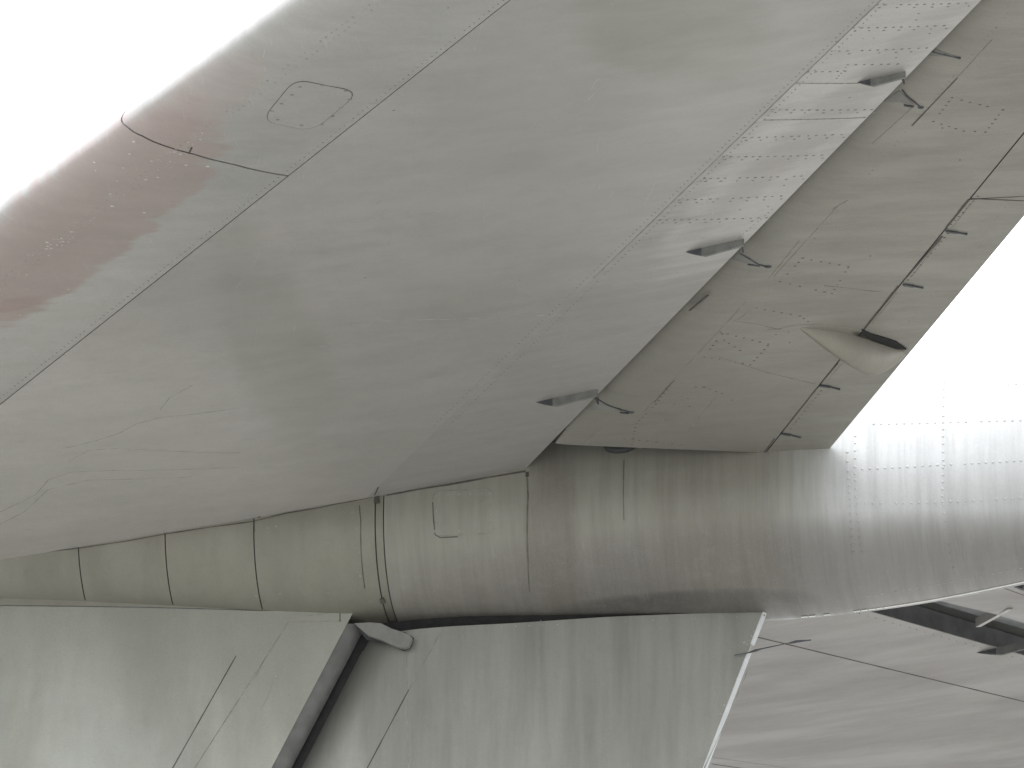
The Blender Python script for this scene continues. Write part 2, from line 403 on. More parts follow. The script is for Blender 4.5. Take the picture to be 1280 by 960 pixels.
# ---------------------------------------------------------------- the apron the aircraft stands on
V = [(-3000, -3000, 0), (3000, -3000, 0), (3000, 3000, 0), (-3000, 3000, 0)]
gm, gnt, gb = new_mat('concrete_apron'); tc = N(gnt, 'ShaderNodeTexCoord')
a = noise(gnt, tc.outputs['Object'], .4, 6, .6); b_ = noise(gnt, tc.outputs['Object'], 8, 4, .6)
c_ = mixc(gnt, ramp(gnt, a, .3, .7), (.255, .25, .232), (.33, .32, .298)); c_ = mixc(gnt, ramp(gnt, b_, .4, .8, 0, .3), c_, (.2, .195, .18))
gnt.links.new(c_, gb.inputs['Base Color']); gb.inputs['Roughness'].default_value = .9
g = obj('apron', V, [(0, 1, 2, 3)], gm, None, smooth=False); g['kind'] = 'structure'
g['label'] = 'pale concrete apron under the aircraft'

# ---------------------------------------------------------------- tailplane halves
TLE, TSP, TGAP = math.sqrt(.207), math.sqrt(.656), math.sqrt(.776)
TIP = 5.4
SQ = np.array([hit(WN, p, (.2, 3.1)) for p in ((152, 152), (160, 159), (180, 171), (205, 182), (240, 192), (290, 205), (360, 220))])
SQ = SQ[np.argsort(SQ[:, 0])]
def tailplane(side):
    f = wing(side); near = side < 0
    # inner structure: closed dark box just under the skins, ends at the hinge line wall
    V, Fc = [], []
    ts = lin(-.84, .84, 60); ss = lin(.05, TIP-.01, 24)
    for s in ss:
        for t in ts:
            P = f(t, s).copy()
            P[2] += .008*(1 if t > 0 else -1)*min(1, abs(t)/.15); P[0] += .010*max(0, 1-abs(t)/.12); V.append(P)
    n = len(ts)
    for j in range(len(ss)-1):
        for i in range(n): i2 = (i+1) % n; Fc.append((j*n+i, j*n+i2, (j+1)*n+i2, (j+1)*n+i))
    Fc.append(tuple(range(n))); Fc.append(tuple(range((len(ss)-1)*n, len(ss)*n)))
    core = part('tailplane', V, Fc, M_cove, auto=40)
    core['label'] = ('grey underside of the near half of the tailplane, running up and right across the picture' if near
                     else 'far half of the tailplane, glimpsed under the tail cone beyond the rudder')
    ow = outw(f)
    sg = 1 if (ow(.6, 2.)[2] < 0) else -1
    vr = lambda u, v: ow(u, v)*sg
    g_ = .0030
    du = lambda d: d/ (4.0)                # roughly metres to t along the chord
    def P(name, u0, u1, v0, v1, mat, nu=14, nv=30, th=.004, lab=None):
        us = lin(u0, u1, nu); V, Fc = shell(f, us, v0, v1, nv, th, 0., vr=vr)
        return part(name, V, Fc, mat, core, auto=30, label=lab)
    mm = (M_le, M_main, M_aft) if near else (M_far, M_far, M_far)
    cs = lambda k: (lambda u: k)
    def seamv(base, d):
        def q(t):
            return base+d+float(np.interp(max(t, 0), SQ[:, 0], SQ[:, 1]))-3.11
        return q
    e = .0016
    P('leading_edge_panel', -.42, TLE-e/2, cs(.06), seamv(1.60, -.003), mm[0], 44, 16)
    P('leading_edge_panel', -.42, TLE-e/2, seamv(1.60, .003), seamv(3.11, -.003), mm[0], 44, 24)
    P('leading_edge_panel', -.42, TLE-e/2, seamv(3.11, .003), cs(TIP), mm[0], 44, 24)
    P('underside_skin', TLE+e/2, TSP, cs(.06), cs(TIP), mm[1], 26, 50)
    P('ribbed_skin', TSP, TGAP, cs(.06), cs(TIP), mm[2], 12, 60)
    P('upper_skin', -TGAP, -.425, cs(.06), cs(TIP), M_up, 16, 20)
    return core, f
tpN, fN = tailplane(-1)
tpF, fF = tailplane(1)

# joints, rivets and hatch of the near half
J, J2, R, RL = Strips(), Strips(), Strips(), Strips()
tl = TLE
sL = lambda a, b, t: J.strip(WN, [(t, a), (t, b)], .004, .0008)
R.row(WN, (TLE-.009, .3), (TLE-.009, 5.), .027, .0032, .0009, .06)           # behind the front joint
RL.row(WN, (.25, .6), (.25, 5.), .03, .004, .0012, .12); RL.row(WN, (.268, .6), (.268, 5.), .03, .004, .0012, .12)
R.row(WN, (TSP-.0045, .9), (TSP-.0045, 5.), .027, .0034, .001, .03); R.row(WN, (TSP+.0045, .9), (TSP+.0045, 5.), .027, .0034, .001, .03)
RL.row(WN, (TSP-.0045, .25), (TSP-.0045, .9), .027, .003, .0006, .2)
rows = [((1097, 6), (1208, 4), 0), ((1067, 35), (1180, 32), 0), ((1040, 64), (1158, 60), 0), ((1060, 81), (1122, 80), 0), ((1010, 90), (1056, 89), 0),
        ((997, 104), (1072, 104), 1), ((966, 137), (1090, 137), 0), ((955, 150), (1080, 147), 1), ((930, 172), (1052, 168), 0), ((905, 196), (1027, 194), 0),
        ((880, 223), (1002, 220), 0), ((850, 250), (976, 245), 0), ((825, 275), (958, 272), 0), ((815, 300), (900, 296), 2), ((753, 341), (880, 341), 2),
        ((745, 355), (860, 354), 2), ((700, 392), (840, 396), 2), ((668, 425), (800, 430), 2), ((640, 455), (770, 462), 2), ((1065, 20), (1150, 17), 2), ((1020, 50), (1130, 46), 2)]
for a, b, k in rows:
    qa, qb = H(WN, a, b)
    if k == 1: J2.strip(WN, [qa, qb], .0035)
    if k == 2: RL.row(WN, qa, qb, .03, .003, .0007, .3)
    else:
        R.row(WN, qa, qb, .026, .0046, .0013, .05, (1.3, .8))
        if k == 0 and b[0]-a[0] > 70:
            q2, q3 = H(WN, (a[0]+2, a[1]+3.6), (b[0]+2, b[1]+3.6)); R.row(WN, q2, q3, .052, .0042, .0012, .1, (1.3, .8))
for px in [(560, 10), (1145, 25), (1162, 42), (1045, 52), (1120, 72), (1062, 122), (1148, 17), (980, 232), (925, 262), (650, 350), (456+0, 347), (492, 138), (960, 258)]:
    R.rivet(WN, hit(WN, px, G[WN]), .004, .001)
R.row(WN, *H(WN, (1060, 81), (1046, 98)), .02, .003); R.row(WN, *H(WN, (965, 262), (920, 300)), .025, .003)
for pts, wd in [([(468, 619), (473, 609)], .005), ([(315, 652), (325, 645)], .004), ([(236, 192), (240, 184)], .006)]:
    J.strip(WN, H(WN, *pts), wd)
J.strip(WN, H(WN, (862, 388), (885, 369)), .010, .002)
# faint stains that run like threads over the skin
J2.strip(WN, [(TSP, 1.9), (TSP, 5.)], .0035)
pts = [(15, 693.5), (50, 690), (101, 684.5), (160, 675), (210, 666), (262, 658), (315, 651), (352, 645)]
RT = Strips()
for pts in ([(15, 694), (50, 690.5), (101, 685), (160, 676), (210, 667), (262, 659), (315, 652), (360, 641), (420, 630), (466, 621)], [(483, 619), (560, 606), (610, 597), (657, 589)]):
    RT.strip(bullet, [hit(bullet, p, (-1., 5.)) for p in pts], .007 if pts[0][0] > 400 else .004, .002)
RT.build('root_joint', M_line, tpN)
CHIP = Strips()                             # paint chips on the primer along the rivet rows
for i in range(110):
    t_ = random.gauss(.262, .012) if i < 80 else random.uniform(.1, .42)
    CHIP.rivet(WN, (t_, random.uniform(1.3, 3.25)), random.uniform(.002, .005), .0007, (random.uniform(1, 2.2), random.uniform(.5, 1)), 6)
CHIP.build('paint_chips', M_chip, tpN, stuff=True)
SCR = Strips()                              # fine pale scratches
for i in range(46):
    px = np.array([random.uniform(180, 900), random.uniform(60, 560)]); L = random.uniform(8, 42); a_ = rad(random.gauss(68, 12))
    p2 = px+np.array([math.cos(a_), -math.sin(a_)])*L; pm = (px+p2)/2+np.array([random.uniform(-2, 2), 0])
    q = [hit(WN, z_, G[WN]) for z_ in (px, pm, p2)]
    if all(.05 < u_[0] < TGAP-.02 for u_ in q): SCR.strip(WN, q, .0016, .0002)
SCR.build('scratches', M_scr, tpN, stuff=True)
TH = Strips()
for pts in [[(82, 560), (120, 551), (150, 541), (170, 530), (200, 522), (230, 519), (300, 510)], [(200, 512), (212, 497), (240, 482)], [(0, 640), (45, 618), (60, 600), (90, 590), (140, 588), (300, 584)],
            [(0, 655), (30, 640), (60, 612), (110, 600), (240, 596)], [(85, 577), (110, 563), (150, 560), (300, 566)], [(470, 255), (482, 248)], [(420, 280), (450, 277), (520, 270), (560, 262)],
            [(430, 405), (500, 400), (700, 393)], [(380, 435), (440, 431)], [(424, 352), (440, 355), (455, 361)], [(425, 353), (445, 357)]]:
    TH.strip(WN, H(WN, *pts), .0045, .0003)
TH.build('water_stain', M_thr, tpN)['kind'] = 'stuff'
J.build('panel_joint', M_line, tpN); J2.build('rib_joint', M_line2, tpN)
R.build('rivets', M_riv, tpN, stuff=True); RL.build('painted_rivets', M_rivl, tpN, stuff=True)

def rounded(f, corners, rr, n=6):
    """closed rounded outline through four corner params."""
    c = [np.array(q) for q in corners]; out = []
    for i in range(4):
        p, a, b = c[i], c[i-1], c[(i+1) % 4]
        pa = p+(a-p)*rr; pb = p+(b-p)*rr
        for k in range(n+1):
            t = k/n; out.append((1-t)**2*pa+2*t*(1-t)*p+t*t*pb)
    return out
def plate(name, f, outline, mat, parent, out=.002, th=.002, label=None):
    """a cover plate with its own edge, fanned about its centre so that it follows the skin."""
    c = sum(outline)/len(outline); V, Fc = [], []; n = len(outline)
    for lvl, o_ in ((0, out), (1, -th)):
        for k in (1., .66, .33):
            for q in outline:
                w_ = c+(q-c)*k; V.append(f(*w_)+normal(f, *w_)*o_)
        V.append(f(*c)+normal(f, *c)*o_)
    off = 3*n+1
    for base in (0, off):
        for l in range(2):
            for i in range(n): j = (i+1) % n; Fc.append((base+l*n+i, base+l*n+j, base+(l+1)*n+j, base+(l+1)*n+i))
        for i in range(n): Fc.append((base+2*n+i, base+2*n+(i+1) % n, base+3*n))
    for i in range(n): j = (i+1) % n; Fc.append((i, j, off+j, off+i))
    return part(name, V, Fc, mat, parent, auto=30, label=label)
# access hatch
hc = H(WN, (327, 150), (392, 164), (452, 113), (370, 97))
ol = rounded(WN, hc, .28)
plate('hatch_rim', WN, ol, M_line3, tpN, .0006, .002)
ctr = sum(ol)/len(ol)
plate('access_hatch', WN, [ctr+(q-ctr)*.975 for q in ol], M_le, tpN, .0018, .002, label='rounded access hatch with screws')
S = Strips()
for px in [(375, 108), (403, 106), (365, 118), (352, 129), (340, 138), (347, 149), (377, 156), (402, 155), (415, 145), (426, 134), (437, 124), (432, 113)]:
    S.rivet(WN, hit(WN, px, G[WN]), .0065, .003, (1.3, .8))
S.build('screws', M_riv, tpN, stuff=True)
S = Strips(); S.rivet(WN, hit(WN, (468, 129), G[WN]), .013, .001, (1.5, .6), 10); S.build('patch', M_rivl, tpN)

# hinge fairings under the tailplane: a keel that deepens aft, its side bare metal
def hinge_fairing(f, tip, rear, deep, halfw, parent, dip=.5):
    """tip, rear: photograph pixels where the keel meets the skin."""
    a, b = H(f, tip, rear); n = 14; V, Fc = [], []
    A, B = f(*a), f(*b)
    for i in range(n+1):
        t = i/n; q = a+(b-a)*t; P = f(*q); d = deep*min(1, (t/.36)**.85)*(1-.35*max(0, t-.36)); hw = halfw*min(1, (t/.3)**.6+.05)
        P = P+np.array([0, 0, .003])
        V += [P+np.array([0, -hw, 0]), P+np.array([0, -hw*.9, -d]), P+np.array([0, hw*.5, -d-.002]), P+np.array([0, hw*1.7, 0])]
    mi = []
    for i in range(n):
        for j in range(4): Fc.append((4*i+j, 4*i+(j+1) % 4, 4*i+4+(j+1) % 4, 4*i+4+j))
    Fc += [(0, 1, 2, 3), tuple(4*n+k for k in (3, 2, 1, 0))]
    o = part('hinge_fairing', V, Fc, M_metal, parent, smooth=False, mats=[M_metal, M_boot, M_main])
    for p in o.data.polygons:
        c = p.center; t = (c.x-A[0])/(B[0]-A[0])
        p.material_index = 1 if t < .3 else 0
    return o
hinge_fairing(WN, (669, 503), (747, 487), .034, .0045, tpN)
hinge_fairing(WN, (856, 315), (930, 299), .034, .0045, tpN)
hinge_fairing(WN, (1071, 103), (1132, 90), .028, .0045, tpN)
for a_, b_ in (((742, 489), (747, 499)), ((926, 300), (928, 309)), ((1126, 91), (1129, 98))):
    S = Strips(); S.strip(WN, [hit(WN, a_, G[WN]), hit(WN, b_, G[WN])], .006, .02); S.build('hinge_joint', M_dark, tpN)
hinge_fairing(WFR, (1220, 816), (1310, 797), .034, .0045, tpF)

# far half: joint, blob, rivets
J, R = Strips(), Strips()
J.strip(WFR, [(TSP, .5), (TSP, 5.)], .006)
R.rivet(WFR, hit(WFR, (992, 803), G[WFR]), .014, .003, (1.6, .6), 10)
J.strip(WFR, H(WFR, (890, 955), (940, 962)), .005)
R.row(WFR, (TGAP-.006, .6), (TGAP-.006, 5.), .05, .003, .001)
J.build('panel_joint', M_line, tpF); R.build('rivets', M_line, tpF, stuff=True)

# ---------------------------------------------------------------- elevators
def elevator(side):
    f = elev(side); near = side < 0
    us = sorted(set([0, .006, .015, .03, .05, .075, .1, .13, .16, .2, .26]+lin(.3, 1, 10)))
    if not near: us = [u for u in us]+[.22, .24, .28, .30, .31, .32, .33, .34, .35, .36]; us = sorted(set(us))
    fu = elev(side, True)
    uT = .775
    q1 = hit(EN, (1215, 249), G[EN]); sT = q1[1]
    def r0(u):                              # root edge, slightly toed
        x = -.300+.627*.45+u*(.79-.3+.3-.1); return .533-.19*u if near else .50-.15*u
    def body(ulist, v0, v1, name, mat, parent, nv=30, cap=True):
        V, Fc = [], []; nu = len(ulist)
        for ff in (f, fu):
            for u in ulist:
                for j in range(nv):
                    s_ = v0(u)+(v1(u)-v0(u))*j/(nv-1); uj = .795-.032*min(s_, 3.2)
                    V.append(ff(u*uj/uT if u <= uT else uj+(u-uT)*(1-uj)/(1-uT), s_))
        k = nu*nv; I = lambda i, j, o=0: o+i*nv+j
        for i in range(nu-1):
            for j in range(nv-1):
                Fc.append((I(i, j), I(i+1, j), I(i+1, j+1), I(i, j+1))); Fc.append((I(i, j, k), I(i, j+1, k), I(i+1, j+1, k), I(i+1, j, k)))
            for j in (0, nv-1): Fc.append((I(i, j), I(i, j, k), I(i+1, j, k), I(i+1, j)))
        for j in range(nv-1):
            for i in (0, nu-1): Fc.append((I(i, j), I(i, j+1), I(i, j+1, k), I(i, j, k)))
        return part(name, V, Fc, mat, parent, auto=28)
    m1 = M_elev if near else M_far
    A = [u for u in us if u < uT]+[uT]; B = [uT+.006, .84, .9, .96, 1.]
    el = body(A, r0, lambda u: TIP, 'elevator', m1, None, 40)
    if not near:
        el.data.materials.append(M_cove)
        for p in el.data.polygons:
            if p.center.x-FARX-(-.300+.627*p.center.y) < .335: p.material_index = 1
    el['label'] = ('near elevator of dull grey paint with patch plates and tab hinges' if near else 'far elevator seen beyond the gap under the tail cone')
    if near:
        body(B, lambda u: r0(u)+.0, lambda u: hit(EN, (958, 568), G[EN])[1]+.02 if False else sT-.004, 'trim_tab', m1, el, 20)
        body(B, lambda u: sT+.004, lambda u: TIP, 'trailing_edge_panel', m1, el, 20)
    else:
        body(B, r0, lambda u: TIP, 'trailing_edge_panel', m1, el, 20)
    # web behind the joint so that no sky shows through it
    V, Fc = [], []
    for s in lin(.45, TIP-.05, 12):
        for du_, ff, dz in ((-.02, f, .004), (.02, f, .004), (.02, fu, -.004), (-.02, fu, -.004)):
            V.append(ff(.795-.032*min(s, 3.2)+du_, s)+np.array([0, 0, dz]))
    for i in range(11):
        for j in range(4): Fc.append((4*i+j, 4*i+(j+1) % 4, 4*i+4+(j+1) % 4, 4*i+4+j))
    part('tab_spar', V, Fc, M_dark, el, smooth=False)
    return el
elN = elevator(-1); elF = elevator(1)
J, J2, R, RL, HB = Strips(), Strips(), Strips(), Strips(), Strips()
for pts, wd in [([(1211, 249), (1183, 284)], .008), ([(1178, 295), (1130, 350)], .008), ([(1123, 357), (1080, 411)], .008), ([(1047, 454), (1028, 477)], .006), ([(1022, 484), (980, 537)], .006), ([(968, 548), (955, 566)], .004),
                ([(1212, 248), (1280, 251)], .005), ([(1197, 97), (1160, 136)], .004), ([(1140, 157), (1160, 136)], .005), ([(818, 502), (832, 487)], .004), ([(832, 487), (843, 475)], .003)]:
    J.strip(EN, H(EN, *pts), wd)
for pts, wd in [([(1217, 251), (1190, 285)], .003), ([(1177, 300), (1140, 345)], .0035), ([(1122, 365), (1090, 405)], .003), ([(1052, 455), (1033, 478)], .0035), ([(1018, 498), (990, 533)], .003),
                ([(1240, 50), (1197, 97)], .003), ([(1050, 255), (968, 345)], .003), ([(1000, 300), (960, 350)], .004), ([(932, 378), (800, 520)], .003), ([(938, 387), (925, 398), (918, 402)], .003),
                ([(920, 402), (945, 405), (975, 412)], .003), ([(900, 490), (857, 543)], .003), ([(960, 412), (975, 411), (990, 407), (1020, 405), (1050, 408), (1080, 413)], .003),
                ([(1030, 357), (1102, 365)], .002), ([(898, 446), (960, 466), (1020, 480)], .0015), ([(1060, 250), (1040, 262)], .002), ([(731, 556), (746, 539), (752, 537)], .004),
                ([(786, 454), (810, 460)], .004), ([(1145, 130), (1090, 180)], .0001)]:
    J2.strip(EN, H(EN, *pts), wd)
for ps in [[(1190, 122), (1225, 131), (1253, 137)], [(1190, 122), (1167, 152), (1205, 164), (1232, 165), (1253, 138)], [(1003, 323), (1060, 333)], [(1060, 335), (1040, 367), (1000, 358), (975, 352), (1003, 323)], [(945, 385), (1000, 395), (1010, 402)],
           [(900, 415), (960, 430)], [(960, 432), (938, 456), (880, 446), (903, 417)], [(1100, 25), (1010, 130)] if False else [(905, 425), (925, 438)], [(840, 478), (820, 505), (795, 530), (790, 556)],
           [(838, 482), (880, 484), (903, 492)], [(780, 548), (850, 556)], [(1060, 90), (1061, 91)], [(1135, 350), (1185, 292)], [(1222, 246), (1180, 290)] , [(1030, 484), (985, 540)]]:
    qs = H(EN, *ps)
    for a, b in zip(qs[:-1], qs[1:]): R.row(EN, a, b, .030, .0042, .0012, .14, (1.25, .8))
for px in [(970, 418), (987, 428), (986, 415), (843, 505), (860, 498), (832, 525), (862, 508), (915, 500), (1088, 320), (1178, 160), (1200, 200)]: R.rivet(EN, hit(EN, px, G[EN]), .0035, .001)
RL.row(EN, *H(EN, (1275, 0), (800, 560)), .03, .0036, .001, .3)
RL.row(EN, (.9, .5), (.9, 5.), .035, .003, .0008, .2)
def small_hinge(a, b, c):                   # strap hinge lying over the tab joint
    q = H(EN, a, b, c); HB.strip(EN, q[:2], .011, .006); HB.strip(EN, q[1:], .005, .005); HB.rivet(EN, q[2], .0045, .006)
for i, (a, b, c) in enumerate([((1182, 288), (1197, 290), (1208, 292)), ((1129, 355), (1142, 357), (1153, 359)), ((1025, 481), (1038, 483), (1049, 486)), ((976, 541), (988, 543), (1000, 546))]):
    HB = Strips(); small_hinge(a, b, c); HB.build('tab_hinge', M_boot, elN)
J.build('panel_joint', M_line, elN); J2.build('faint_joint', M_line2, elN)
R.build('rivets', M_line3, elN, stuff=True); RL.build('painted_rivets', M_rivd2, elN, stuff=True)
def hinge_arm(pts, tipw, parent, f=EN):     # curved edge of the hinge cut-out with its bolt, and the shaded pocket beside it
    S = Strips(); q = H(f, *pts); S.strip(f, q, .006, .004); S.rivet(f, q[-1], tipw*.8, .006, (1.7, .8), 10); S.build('hinge_arm', M_boot, parent)
hinge_arm([(745, 491), (747, 498), (760, 506), (775, 511), (789, 515)], .009, elN)
hinge_arm([(925, 316), (937, 323), (948, 330), (960, 333)], .010, elN)
hinge_arm([(1128, 112), (1133, 119), (1143, 127), (1151, 134)], .008, elN)
hinge_arm([(1166, 64), (1182, 68), (1199, 72)], .005, elN)
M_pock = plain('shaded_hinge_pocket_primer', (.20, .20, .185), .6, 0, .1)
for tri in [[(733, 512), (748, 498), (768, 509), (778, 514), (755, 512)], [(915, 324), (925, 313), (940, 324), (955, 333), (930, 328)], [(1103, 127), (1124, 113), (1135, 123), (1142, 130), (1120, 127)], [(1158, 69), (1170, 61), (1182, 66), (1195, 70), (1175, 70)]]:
    q = H(EN, *tri); plate('hinge_pocket', EN, q, M_pock, elN, .002, .002)  # flat plates, their darker grey paints the shade of the pockets
S = Strips(); S.strip(EN, H(EN, (775, 515), (786, 516)), .007, .004); S.build('hinge_clip', M_boot, elN)
S = Strips(); S.strip(EN, H(EN, (1130, 131), (1142, 133)), .009, .004); S.build('hinge_clip', M_boot, elN)
S = Strips(); S.strip(EN, H(EN, (935, 330), (950, 332)), .006, .004); S.build('hinge_clip', M_boot, elN)
for el_, sd_ in ((elN, -1), (elF, 1)):    # added plate keeping sky light out between elevator root and bullet
    V = [np.array([x, sd_*y, .135]) for x, y in ((-.15, .25), (.95, .25), (.95, .50), (-.15, .62))]; V += [p+np.array([0, 0, .01]) for p in V]
    part('root_light_block', V, [(0, 1, 2, 3), (4, 5, 6, 7), (0, 1, 5, 4), (1, 2, 6, 5), (2, 3, 7, 6), (3, 0, 4, 7)], M_dark, el_, smooth=False)
# teardrop fairing over the tab actuator
a, b = H(EN, (998, 411), (1133, 437)); V, Fc = [], []; n, k = 22, 10
for i in range(n+1):
    t = i/n; q = a+(b-a)*t; P = EN(*q)
    d = (t/.66) if t < .66 else max(0, 1-((t-.66)/.34))**.75
    d = min(d, 1)*.5*(1+0) + .5*math.sin(min(1, (t/.66 if t < .66 else (1-(t-.66)/.34)))*math.pi/2)
    dp = .118*d; hw = .052*max(0, math.sin(math.pi*min(1, t*.92+.03)))**.8
    sag = .012*math.sin(math.pi*t)
    for j in range(k):
        th = math.pi*j/(k-1); V.append(P+np.array([0, -hw*math.cos(th)+.035*t, -dp*math.sin(th)**.8+.004]))
for i in range(n):
    for j in range(k-1): Fc.append((k*i+j, k*i+j+1, k*i+k+j+1, k*i+k+j))
    Fc.append((k*i, k*i+k, k*i+2*k-1, k*i+k-1))
part('tab_actuator_fairing', V, Fc, M_tear, elN, auto=60, label='teardrop fairing over the tab actuator with soot beside it')
plate('soot_opening', EN, H(EN, (1077, 411), (1088, 416), (1105, 421), (1120, 426), (1133, 436), (1120, 435), (1105, 430), (1090, 425), (1079, 417)), M_black, elN, .004, .002)
# far elevator bracket in the gap
q = [WFR(*hit(WFR, (1222, 782), (.88, 2.1))), EF(*hit(EF, (1262, 760), (.5, 1.8)))]
V = []
for P in q: V += [P+np.array([-.008, 0, -.006]), P+np.array([.012, 0, -.006]), P+np.array([.012, 0, .03]), P+np.array([-.008, 0, .03])]
part('hinge_bracket', V, [(0, 1, 2, 3), (4, 5, 6, 7), (0, 1, 5, 4), (1, 2, 6, 5), (2, 3, 7, 6), (3, 0, 4, 7)], M_main, elF, smooth=False)
hinge_fairing(EF, (1258, 729), (1330, 722), .045, .012, elF)

# ---------------------------------------------------------------- bullet fairing
def ring(x0, x1, nx, name, mat, parent, out=0., a0=-180, a1=180, na=72, th=.004, ends=True, zmod=None):
    """one fairing section: a closed band of skin with thickness."""
    V, Fc = [], []
    xs = lin(x0, x1, nx); an = [a0+(a1-a0)*i/na for i in range(na)]
    for o_ in (out, out-th):
        for x in xs:
            for a_ in an:
                P = bullet(x, a_); c = bullet(x, 0); zc = (bullet(x, 90)[2]+bullet(x, 270)[2])/2
                d = np.array([0, P[1], P[2]-zc]); L = np.linalg.norm(d)+1e-9; V.append(P+d/L*o_)
    k = nx*na; I = lambda i, j, o=0: o+i*na+j % na
    for i in range(nx-1):
        for j in range(na):
            Fc.append((I(i, j), I(i+1, j), I(i+1, j+1), I(i, j+1))); Fc.append((I(i, j, k), I(i, j+1, k), I(i+1, j+1, k), I(i+1, j, k)))
    for j in range(na):
        for i in (0, nx-1): Fc.append((I(i, j), I(i, j+1), I(i, j+1, k), I(i, j, k)))
    return part(name, V, Fc, mat, parent, auto=35)
bul = ring(-4.75, 3.98, 120, 'bullet_fairing', M_dark, None, -.006, th=.01)
bul['label'] = 'rounded bullet fairing where the fin meets the tailplane, streaked with dirt'
def bx(px): return hit(bullet, px, (0., 30.))[0]
cuts = [-4.78, -2.6, bx((101, 720)), bx((209, 715)), bx((319, 705))]
x_sl, x_sr = bx((470, 690)), bx((480, 690))
x_ring, x_cone = bx((659, 640)), bx((1063, 600))
g_ = .0021
ed = cuts+[x_sl]  # joints of the forward panels
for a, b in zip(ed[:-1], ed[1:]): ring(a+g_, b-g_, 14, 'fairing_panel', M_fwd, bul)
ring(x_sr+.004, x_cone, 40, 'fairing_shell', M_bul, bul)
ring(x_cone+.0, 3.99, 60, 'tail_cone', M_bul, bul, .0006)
ring(x_sl+.002, x_sr-.001, 3, 'gap_strip', M_fwd, bul, -.004, th=.003)
J, J2, R, RD, E_ = Strips(), Strips(), Strips(), Strips(), Strips()
# access plate
hc = H(bullet, (541, 671), (618, 667), (618, 611), (541, 613)); ol = rounded(bullet, hc, .12)
plate('hatch_rim', bullet, ol, M_line2, bul, .0006, .002); ctr = sum(ol)/len(ol)
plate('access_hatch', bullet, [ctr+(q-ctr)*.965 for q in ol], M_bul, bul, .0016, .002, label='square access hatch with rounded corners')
J.strip(bullet, H(bullet, (541, 628), (542, 650), (544, 668), (550, 672), (572, 671)), .004, .002)
for px in [(546, 620), (560, 618), (574, 618), (588, 618), (602, 617), (612, 617), (613, 631), (613, 643), (613, 654), (612, 664), (600, 663), (574, 664), (560, 666), (546, 654), (546, 638)]:
    R.rivet(bullet, hit(bullet, px, (0, 20)), .004, .0025)
J.strip(bullet, H(bullet, (449, 632), (451, 650), (452, 700), (456, 735)), .003, .0025)
J.strip(bullet, H(bullet, (318, 652), (318, 665)), .003)
J2.strip(bullet, H(bullet, (659, 597), (660, 620), (660, 700), (662, 740)), .006, .0025)
J.strip(bullet, H(bullet, (659, 590), (659, 596)), .014, .002)
J.strip(bullet, H(bullet, (471, 620), (471, 629)), .022, .003); J.strip(bullet, H(bullet, (477, 748), (479, 754)), .02, .003)
J2.strip(bullet, H(bullet, (780, 575), (780, 650)), .003, .002)
for px in [(320, 745), (350, 742), (380, 742), (410, 741), (335, 660), (345, 658), (440, 640), (446, 660), (449, 690), (450, 720)]: R.rivet(bullet, hit(bullet, px, (0, 30)), .003, .001)
# domed rivets of the tail cone
def drow(a, b, n):
    qa, qb = H(bullet, a, b)
    for i in range(n+1):
        if random.random() < .03: continue
        RD.rivet(bullet, qa+(qb-qa)*i/n, .0050*random.uniform(.85, 1.1), .003, None, 8)
drow((1092, 530), (1285, 525), 20); drow((1078, 586), (1172, 581), 10); drow((1180, 581), (1285, 575), 12); drow((1072, 629), (1285, 622), 22); drow((1250, 481), (1290, 480), 4)
for x0, pts in ((0, [(1059, 565), (1062, 615), (1063, 632), (1066, 690)]), (1, [(1069, 545), (1069, 600), (1071, 632), (1077, 690)]), (2, [(1180, 478), (1179, 520), (1179, 575), (1178, 620), (1186, 680), (1192, 710)])):
    for a, b in zip(pts[:-1], pts[1:]): drow(a, b, max(2, int(abs(b[1]-a[1])/9)))
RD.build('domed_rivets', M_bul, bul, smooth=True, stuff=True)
for i in range(24):
    t = i/23; px = (1085+t*200, 745-t*37+1.5*math.sin(t*3)); q = hit(bullet, px, (1.3, 60)); R.rivet(bullet, q, .0045, .002, (1.5, .6))
J.build('panel_joint', M_line, bul); J2.build('faint_joint', M_line3, bul); R.build('rivets', M_rivl, bul, stuff=True)
# chipped white edge on the keel of the cone, just on the silhouette
xs = lin(.80, 2.4, 60)
V, Fc = [], []; cnt = 0
for i in range(len(xs)-1):
    if xs[i] < 1.05 and random.random() < .4: continue
    a0 = 100
    for x in (xs[i], xs[i+1]-(.004 if xs[i] < 1.1 else -.001)):
        for a_ in (a0, a0+2.5): P = bullet(x, a_); n_ = np.array([0, -.15, -1.]); V += [P+n_*.001, P+n_*.003]
    k = 8*cnt; cnt += 1
    for q in ((0, 1, 3, 2), (4, 5, 7, 6), (0, 1, 5, 4), (2, 3, 7, 6), (1, 3, 7, 5), (0, 2, 6, 4)): Fc.append(tuple(k+z for z in q))
part('edge_sealant', V, Fc, M_edge, bul, smooth=False, label='white chipped sealant along the keel of the tail cone')['kind'] = 'stuff'
# dark torque tube opening under the elevator root
q = H(bullet, (775, 562))[0]
P = bullet(*q); V, Fc = [], []
for k_, (rr, dd) in enumerate(((1., .0), (1., -.03), (.7, -.036))):
    for i in range(20): t = 2*math.pi*i/20; V.append(P+np.array([math.cos(t)*.055*rr, dd+.01, math.sin(t)*.022*rr+.006]))
for l in range(2):
    for i in range(20): j = (i+1) % 20; Fc.append((20*l+i, 20*l+j, 20*l+20+j, 20*l+20+i))
Fc.append(tuple(40+i for i in range(20)))
part('torque_tube', V, Fc, M_dark, bul, auto=30)

